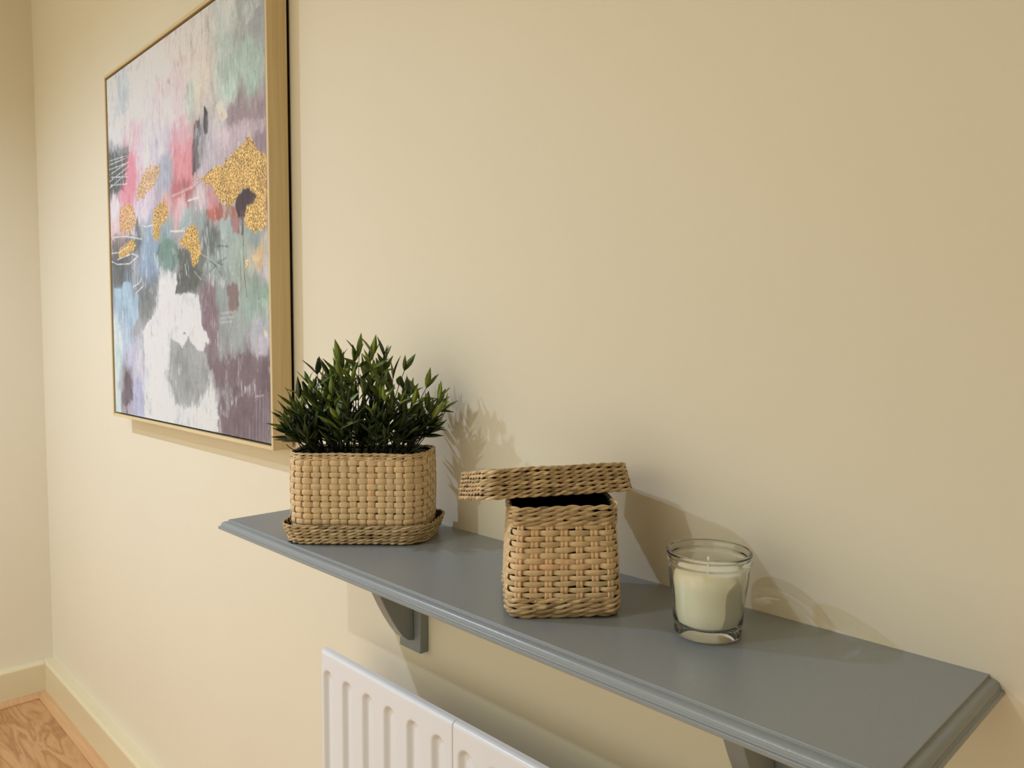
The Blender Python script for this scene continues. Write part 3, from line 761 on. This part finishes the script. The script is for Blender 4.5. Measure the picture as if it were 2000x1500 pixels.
def shell(name, a0, b0, a1, b1, r, h0, h1, th, mat, parent):
    """open box with walls of thickness th and a floor"""
    n = 48; s = np.arange(n)/n
    V = []; F = []
    def ring(a, b, h):
        px, py, _, _, _ = rrect(s, a, b, r)
        V.extend([(x, y, h) for x, y in zip(px, py)]); return len(V)-n
    o0 = ring(a0, b0, h0); o1 = ring(a1, b1, h1); i1 = ring(a1-th, b1-th, h1); i0 = ring(a0-th, b0-th, h0+th)
    for A, B in ((o0, o1), (o1, i1), (i1, i0)):
        for k in range(n):
            k2 = (k+1) % n
            F.append((A+k, A+k2, B+k2, B+k))
    F.append(tuple(o0+k for k in range(n-1, -1, -1))); F.append(tuple(i0+k for k in range(n)))
    return mesh_obj(name, V, F, mat, parent, False)

def tray_parts(t, a0, b0, a1, b1, r, height, rows, lumps, sgn, seed):
    """shallow twined tray: flat bottom of concentric rows at height 0 side, flared rim of `rows` rows.
    sgn = +1 open upwards (a tray), -1 open downwards (a lid; local z then runs from rim 0 to plate `height`)"""
    pitch = height/rows
    for j in range(rows):
        f = (j+0.5)/rows
        a = a0+(a1-a0)*f; b = b0+(b1-b0)*f
        h = height*f if sgn > 0 else height*(1-f)
        rope_row(t, ring_wall(a, b, r, h, (-(a1-a0)/height*sgn, 0)), h, pitch, lumps, 0.0010, 0.55+0.12*math.sin(j*2.1), seed=seed+j)
    k = 0
    a, b = a0-pitch*0.5, b0-pitch*0.5
    pf = 0.0046
    hp = 0.0015 if sgn > 0 else height-0.0015
    while b > pf*0.6:
        P_ = 4*(a+b)
        lm = max(8, int(lumps*P_/(4*(a0+b0))))
        rope_row(t, ring_flat(a, b, max(r*0.8, 0.004), hp, 1), hp, pf, lm, 0.0005, 0.45, seed=seed+40+k)
        a -= pf; b -= pf; k += 1
    v, f = box_vf(-a0+0.004, a0-0.004, -b0+0.004, b0-0.004, hp-0.0004, hp+0.0004)
    mesh_obj('core_sheet', v, f, MAT['liner'], t)
    # thin inner wall behind the twined rows
    n = 64; s = np.arange(n)/n
    V = []; F = []
    for ins, top in ((0.0010, 0), (0.0010, 1), (0.0018, 1), (0.0018, 0)):
        a_, b_ = (a1, b1) if top else (a0, b0)
        z = (height*0.97 if top else 0.001) if sgn > 0 else (height*0.03 if top else height-0.001)
        px, py, _, _, _ = rrect(s, a_-ins, b_-ins, r)
        V += [(x, y, z) for x, y in zip(px, py)]
    for q in range(4):
        for k in range(n):
            A, B = q*n, ((q+1) % 4)*n; k2 = (k+1) % n
            F.append((A+k, A+k2, B+k2, B+k))
    mesh_obj('core_wall', V, F, MAT['liner'], t, True)

def skew(t):
    """the soft right-hand ends bulge outwards towards the wall"""
    for o in t.children:
        v = np.zeros(len(o.data.vertices)*3); o.data.vertices.foreach_get('co', v); v = v.reshape(-1, 3)
        w = np.clip(v[:, 0]/0.06, 0, 1); w = w*w*(3-2*w)
        v[:, 0] += 0.15*(v[:, 1]+0.045)*w
        o.data.vertices.foreach_set('co', v.ravel()); o.data.update()

# --- tray under the big basket
TB = (-0.8855, -0.1215); TBROT = math.radians(44.0)
tray = empty('woven_tray', (TB[0], TB[1], SZ+0.0012), TBROT)
tag(tray, 'shallow twined seagrass tray under the basket that holds the plant', 'tray')
tray_parts(tray, 0.0905, 0.0475, 0.0985, 0.0535, 0.028, 0.0258, 6, 46, 1, 100)
skew(tray)

# --- basket with the plant
PB_H = 0.1150; PB_Z0 = 0.0060
basket = empty('woven_basket', (TB[0], TB[1], SZ+PB_Z0), TBROT)
tag(basket, 'long low bamboo basket standing in a tray and holding the green plant', 'basket')
ba = lambda t: 0.0862 + 0.0015*t
bb = lambda t: 0.0425 + 0.0010*t
tint1 = lambda t: 0.62 - 0.25*abs(t-0.35)
weave(basket, ba, bb, 0.027, 0.004, PB_H-0.0105, 13, 40, 0.0010, 0.78, 0.98, tint1, 21, bulge=0.0015)
shell('liner', 0.0844, 0.0408, 0.0859, 0.0418, 0.026, 0.001, PB_H-0.004, 0.001, MAT['liner'], basket)
for j in range(3):
    h = PB_H-0.0098+0.0036*j
    rope_row(basket, ring_wall(0.0879, 0.0437, 0.027, h), h, 0.0036, 44, 0.0006, 0.80, seed=300+j)
for j in range(2):
    h = 0.002+0.003*j
    rope_row(basket, ring_wall(0.0856, 0.0418, 0.026, h), h, 0.0032, 44, 0.0005, 0.6, seed=310+j)

skew(basket)

# --- square basket with its lid askew
B2 = (-0.5273, -0.1173); B2ROT = math.radians(48.0)
B2_H = 0.1085
small = empty('woven_basket', (B2[0], B2[1], SZ+0.0012), B2ROT)
tag(small, 'upright bamboo basket left open under a crooked lid, beside the candle', 'basket')
sa = lambda t: 0.0545 - 0.0040*t
sb = lambda t: 0.0560 - 0.0030*t
tint2 = lambda t: 0.30 + 0.55*math.exp(-((t-0.45)/0.28)**2) + (0.2 if t < 0.12 else 0)
weave(small, sa, sb, 0.014, 0.019, B2_H-0.0185, 13, 28, 0.0010, 0.54, 1.02, tint2, 57, bulge=0.0006, twin=True, loose=0.11)
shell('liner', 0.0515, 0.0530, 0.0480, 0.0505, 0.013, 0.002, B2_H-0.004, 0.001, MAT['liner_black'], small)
for j in range(4):
    h = 0.0022+0.0047*j
    rope_row(small, ring_wall(0.0545+0.0012*math.sin((j+0.5)/4*math.pi)-(0.002 if j == 0 else 0), 0.0562+0.0012*math.sin((j+0.5)/4*math.pi)-(0.002 if j == 0 else 0), 0.014, h), h, 0.0054, 26, 0.0011, 0.62, seed=400+j, wob=0.0007)
for j in range(4):
    h = B2_H-0.0170+0.0046*j
    rope_row(small, ring_wall(0.0518, 0.0540, 0.014, h), h, 0.0052, 28, 0.0011, 0.55, seed=420+j, wob=0.0006)

LID_C = (-0.5035, -0.139, SZ+0.1150); LID_ROT = math.radians(63.5); LID_TILT = math.radians(11.0)
lid = empty('basket_lid', LID_C)
lid.rotation_euler = (-LID_TILT, 0, LID_ROT)
tag(lid, 'thick seagrass lid laid crosswise and tilted on top of the open basket', 'lid')
lid_in = empty('lid_frame_tmp')           # local offset so that the lid turns about its front lower edge
COL.objects.unlink(lid_in); bpy.data.objects.remove(lid_in)
LA, LB, LH = 0.0805, 0.0540, 0.0295
n0 = len(bpy.data.objects)
before = set(bpy.data.objects)
tray_parts(lid, LA-0.0045, LB-0.0050, LA, LB, 0.012, LH, 7, 44, -1, 500)
for o in bpy.data.objects:
    if o not in before and o.parent == lid:
        o.data.transform(Matrix.Translation((0, LB, 0)))

# ------------------------------------------------------------------ candle jar
JX, JY = -0.3700, -0.0870
jar = empty('candle_jar', (JX, JY, SZ+0.0004))
tag(jar, 'clear glass jar with a cream wax candle and an unburnt wick', 'candle')
outer = [(0, 0.0), (0.026, 0.0), (0.0292, 0.0008), (0.0305, 0.0028), (0.0311, 0.010), (0.0318, 0.022), (0.0332, 0.036), (0.0348, 0.047), (0.0357, 0.054), (0.0360, 0.060), (0.0359, 0.0642),
         (0.0362, 0.0658), (0.0376, 0.0668), (0.0383, 0.0682), (0.0380, 0.0698), (0.0372, 0.0712), (0.0374, 0.0730), (0.0381, 0.0742), (0.0384, 0.0756), (0.0380, 0.0768), (0.0370, 0.0775)]
inner = [(0.0358, 0.0772), (0.0350, 0.0760), (0.0342, 0.0735), (0.0338, 0.0690), (0.0337, 0.0640), (0.0336, 0.0590), (0.0330, 0.052), (0.0318, 0.045), (0.0304, 0.036), (0.0293, 0.024), (0.0287, 0.014), (0.0275, 0.0105), (0.022, 0.0090), (0, 0.0086)]
gl = lathe('glass', outer+inner, MAT['glass'], jar, 128)
gl.cycles.is_caustics_caster = True
gap = 0.00025
wax = [(0, 0.0089), (0.0216, 0.0093), (0.0270, 0.0107), (0.0283, 0.0142), (0.0290, 0.024), (0.0301, 0.036), (0.0313, 0.0445), (0.0318, 0.0500), (0.0313, 0.0545), (0.0296, 0.0580), (0.0275, 0.0596), (0.022, 0.0604), (0.010, 0.0606), (0.004, 0.0609), (0, 0.0612)]
wx_ = lathe('wax', wax, MAT['wax'], jar, 96)
for o in (wx_, board, bpy.data.objects['wall_back']): o.cycles.is_caustics_receiver = True
pr = [(0.0013*math.cos(a), 0.0013*math.sin(a)) for a in np.linspace(0, 2*math.pi, 10, endpoint=False)]
wk = prism('wick', pr, MAT['wick'], jar, [[(a, b, 0.0605) for a, b in pr], [(a+0.0003, b, 0.066) for a, b in pr], [(a*0.9-0.0003, b*0.9, 0.0705) for a, b in pr]], True)

# ------------------------------------------------------------------ the plant
def plant():
    t = empty('artificial_plant', (TB[0], TB[1], SZ+PB_Z0+PB_H), TBROT)
    tag(t, 'bushy green bamboo-leaved plant growing out of the long basket', 'plant')
    # black pot filling the basket
    n = 40; s = np.arange(n)/n
    px, py, _, _, _ = rrect(s, 0.0820, 0.0378, 0.024)
    loops = [[(x*0.96, y*0.96, -0.10) for x, y in zip(px, py)], [(x, y, -0.006) for x, y in zip(px, py)]]
    prism('black_pot', list(zip(px, py)), MAT['soil'], t, loops)
    skew(t)
    # four leaf shapes
    leaf_me = []
    for k in range(5):
        st = 6
        bend = (-0.10, 0.06, 0.16, 0.26, -0.02)[k]
        V, F, T, G = [], [], [], []
        wid = (0.0, 0.72, 1.0, 0.86, 0.48, 0.0)
        for i in range(st+1-1):
            u = i/(st-1)
            zz = bend*u*u
            w = max(wid[i], 0.03)*0.145
            fold = 0.32*w
            V += [(-w, u, zz+fold), (0, u, zz), (w, u, zz+fold), (0, u, zz-0.018)]
            G += [(u, -1, 0), (u, 0, 0), (u, 1, 0), (u, 0, 0)]
        for i in range(st-1):
            for q in range(4):
                a, b = i*4+q, i*4+(q+1) % 4
                F.append((a, b, b+4, a+4))
        o = mesh_obj('leaf', V, F, MAT['leaf'], None, True, {'grain': ('FLOAT_VECTOR', G)})
        leaf_me.append(o.data); bpy.data.objects.remove(o)
    for k in range(5):
        md = leaf_me[k].copy(); md.materials[0] = MAT['leaf_lit_tone']; leaf_me.append(md)
    R = random.Random(5)
    def stem_geo(p0, p1, lean):
        pts = []
        n = 7
        for i in range(n):
            u = i/(n-1)
            p = p0.lerp(p1, u) + lean*math.sin(math.pi*u)
            pts.append(p)
        return pts
    cosr, sinr = math.cos(TBROT), math.sin(TBROT)
    def world_y(p): return TB[1] + p.x*sinr + p.y*cosr
    def leaf_matrix(pos, d, size, roll):
        d = d.normalized()
        side = d.cross(Vector((0, 0, 1)))
        if side.length < 0.05: side = Vector((1, 0, 0))
        side.normalize()
        nor = side.cross(d)
        Rm = Matrix((side, d, nor)).transposed().to_4x4()
        return Matrix.Translation(pos) @ Rm @ Matrix.Rotation(roll, 4, 'Y') @ Matrix.Diagonal((size, size, size, 1))
    stems = []
    def tips():
        out = []
        while len(out) < 54:
            # tips spread over a low dome; (u, v) across, w up
            u = R.uniform(-1, 1); v = R.uniform(-1, 1)
            if u*u+v*v > 1: continue
            hmax = 0.126*(1-0.70*abs(u)**1.5)*(1-0.30*v*v)
            w = hmax*R.uniform(0.50, 1.0) if R.random() < 0.6 else hmax*R.uniform(0.86, 1.02)
            out.append((Vector((u*0.072+R.uniform(-.004, .004), v*0.033, -0.006)), Vector((u*0.100+0.003, v*0.060-0.004, w)), 5))
        while len(out) < 54+72:                  # short sprays that fill the base
            u = R.uniform(-1, 1); v = R.uniform(-1, 0.6)
            w = R.uniform(0.012, 0.060)*(1-0.35*abs(u))
            out.append((Vector((u*0.074, v*0.034, -0.006)), Vector((u*0.096, v*0.046-0.006, w)), 4))
        # the ones that make the outline in the photograph
        for u, v, w in [(-0.024, -0.01, 0.118), (0.018, 0.0, 0.124), (0.036, -0.01, 0.122), (-0.052, -0.02, 0.100), (-0.070, 0.0, 0.086), (0.060, 0.0, 0.104), (0.088, 0.01, 0.080),
                        (-0.086, -0.03, 0.040), (-0.084, -0.02, 0.056), (-0.088, -0.03, 0.028), (-0.080, -0.01, 0.066), (0.100, 0.02, 0.056), (0.106, 0.0, 0.066), (-0.080, -0.035, 0.020), (-0.084, 0.01, 0.032), (0.100, -0.02, 0.042), (0.112, 0.01, 0.050)]:
            out.append((Vector((u*0.6, v*0.6, -0.006)), Vector((u, v, w)), 5))
        return out
    leaf_total = 0
    stuff = []
    for p0, p1, nodes in tips():
        while world_y(p1) > -0.022: p1 = p1 + Vector((-sinr, -cosr, 0))*0.004
        lean = Vector((R.uniform(-.006, .006), R.uniform(-.006, .006), 0)) + Vector((p1.x-p0.x, p1.y-p0.y, 0))*-0.10
        pts = stem_geo(p0, p1, lean)
        c = np.array([tuple(p) for p in pts])
        tg = np.gradient(c, axis=0); tg /= np.linalg.norm(tg, axis=1)[:, None]
        n1 = np.cross(tg, [0.3, 0.9, 0.1]); n1 /= np.linalg.norm(n1, axis=1)[:, None]
        n2 = np.cross(tg, n1)
        ang = np.linspace(0, 2*math.pi, 6)[:-1]
        rad = np.linspace(0.00085, 0.0005, len(c))
        sec = np.stack([np.cos(ang)[None]*rad[:, None], np.sin(ang)[None]*rad[:, None]], -1)
        V, F, T, G = sweep(c, n1, n2, sec, False, np.zeros(len(c)), np.linspace(0, .1, len(c)), 1)
        st = mesh_obj('stem', V, F, MAT['stem'], t, True)
        L = (p1-p0).length
        tipdir = (pts[-1]-pts[-2]).normalized()
        az = R.uniform(0, 6.28)
        u = 1.0
        radial = Vector((p1.x, p1.y*1.3, 0))
        for k in range(nodes):
            i = min(int(u*(len(pts)-1)), len(pts)-2); f = u*(len(pts)-1)-i
            pos = pts[i].lerp(pts[i+1], f)
            sd = (pts[i+1]-pts[i]).normalized()
            az += 1.57+R.uniform(-.4, .4)
            e1 = sd.cross(Vector((0.2, 0.3, 1))); e1 = e1.normalized() if e1.length > .05 else Vector((1, 0, 0))
            e2 = sd.cross(e1)
            pair = [0, math.pi] if k else [0, 2.1, 4.2]
            for q in pair:
                if R.random() < 0.12: continue
                an = az+q+R.uniform(-.35, .35)
                side = e1*math.cos(an)+e2*math.sin(an)
                op = math.radians(R.uniform(12, 38) if k == 0 else R.uniform(32, 68))
                d = sd*math.cos(op) + side*math.sin(op) + radial*R.uniform(0, 1.6) + Vector((0, 0, R.uniform(-0.12, 0.14)))
                size = R.uniform(0.021, 0.039)*(0.85 if k == 0 else 1.0)
                tip = pos + d.normalized()*size
                if world_y(tip) > -0.006 or world_y(pos) > -0.006: continue
                if any(p.z < (0.0105 if max(abs(p.x-0.004)/0.0885, abs(p.y)/0.0437) > 0.80 else 0.001) for p in (pos, pos.lerp(tip, 0.35), pos.lerp(tip, 0.7), tip)): continue
                mtx = leaf_matrix(pos, d, size, R.uniform(-0.8, 0.8))
                vis = (-0.7*tip.y + tip.z*0.9 + 0.35*abs(tip.x)) + R.uniform(0, 0.02)
                stuff.append((vis, st, mtx, R.randrange(5) + (5 if nodes == 5 and k < (4 if p1.z > 0.07 else 1) and R.random() < 0.8 else 0)))  # upper tip leaves mostly take the copy with light in its colour
            u -= R.uniform(0.013, 0.024)/max(L, 0.04)
            if u < 0.12: break
    stuff.sort(key=lambda q: -q[0])
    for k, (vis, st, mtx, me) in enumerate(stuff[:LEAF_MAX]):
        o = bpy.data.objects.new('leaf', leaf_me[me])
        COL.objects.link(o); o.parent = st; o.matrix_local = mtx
    for lit_tone, mname in ((0, 'leaf'), (1, 'leaf_lit_tone')):
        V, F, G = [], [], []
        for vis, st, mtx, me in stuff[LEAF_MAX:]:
            if (me >= 5) != bool(lit_tone): continue
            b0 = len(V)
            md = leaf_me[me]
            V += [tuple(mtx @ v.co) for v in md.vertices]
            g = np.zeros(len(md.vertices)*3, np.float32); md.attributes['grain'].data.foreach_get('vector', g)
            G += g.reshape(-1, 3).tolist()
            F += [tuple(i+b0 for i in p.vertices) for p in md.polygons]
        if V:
            o = mesh_obj('lit_tone_leaves' if lit_tone else 'inner_leaves', V, F, MAT[mname], t, True, {'grain': ('FLOAT_VECTOR', G)})
            o['kind'] = 'stuff'
    print('leaves', len(stuff))
LEAF_MAX = 300
plant()
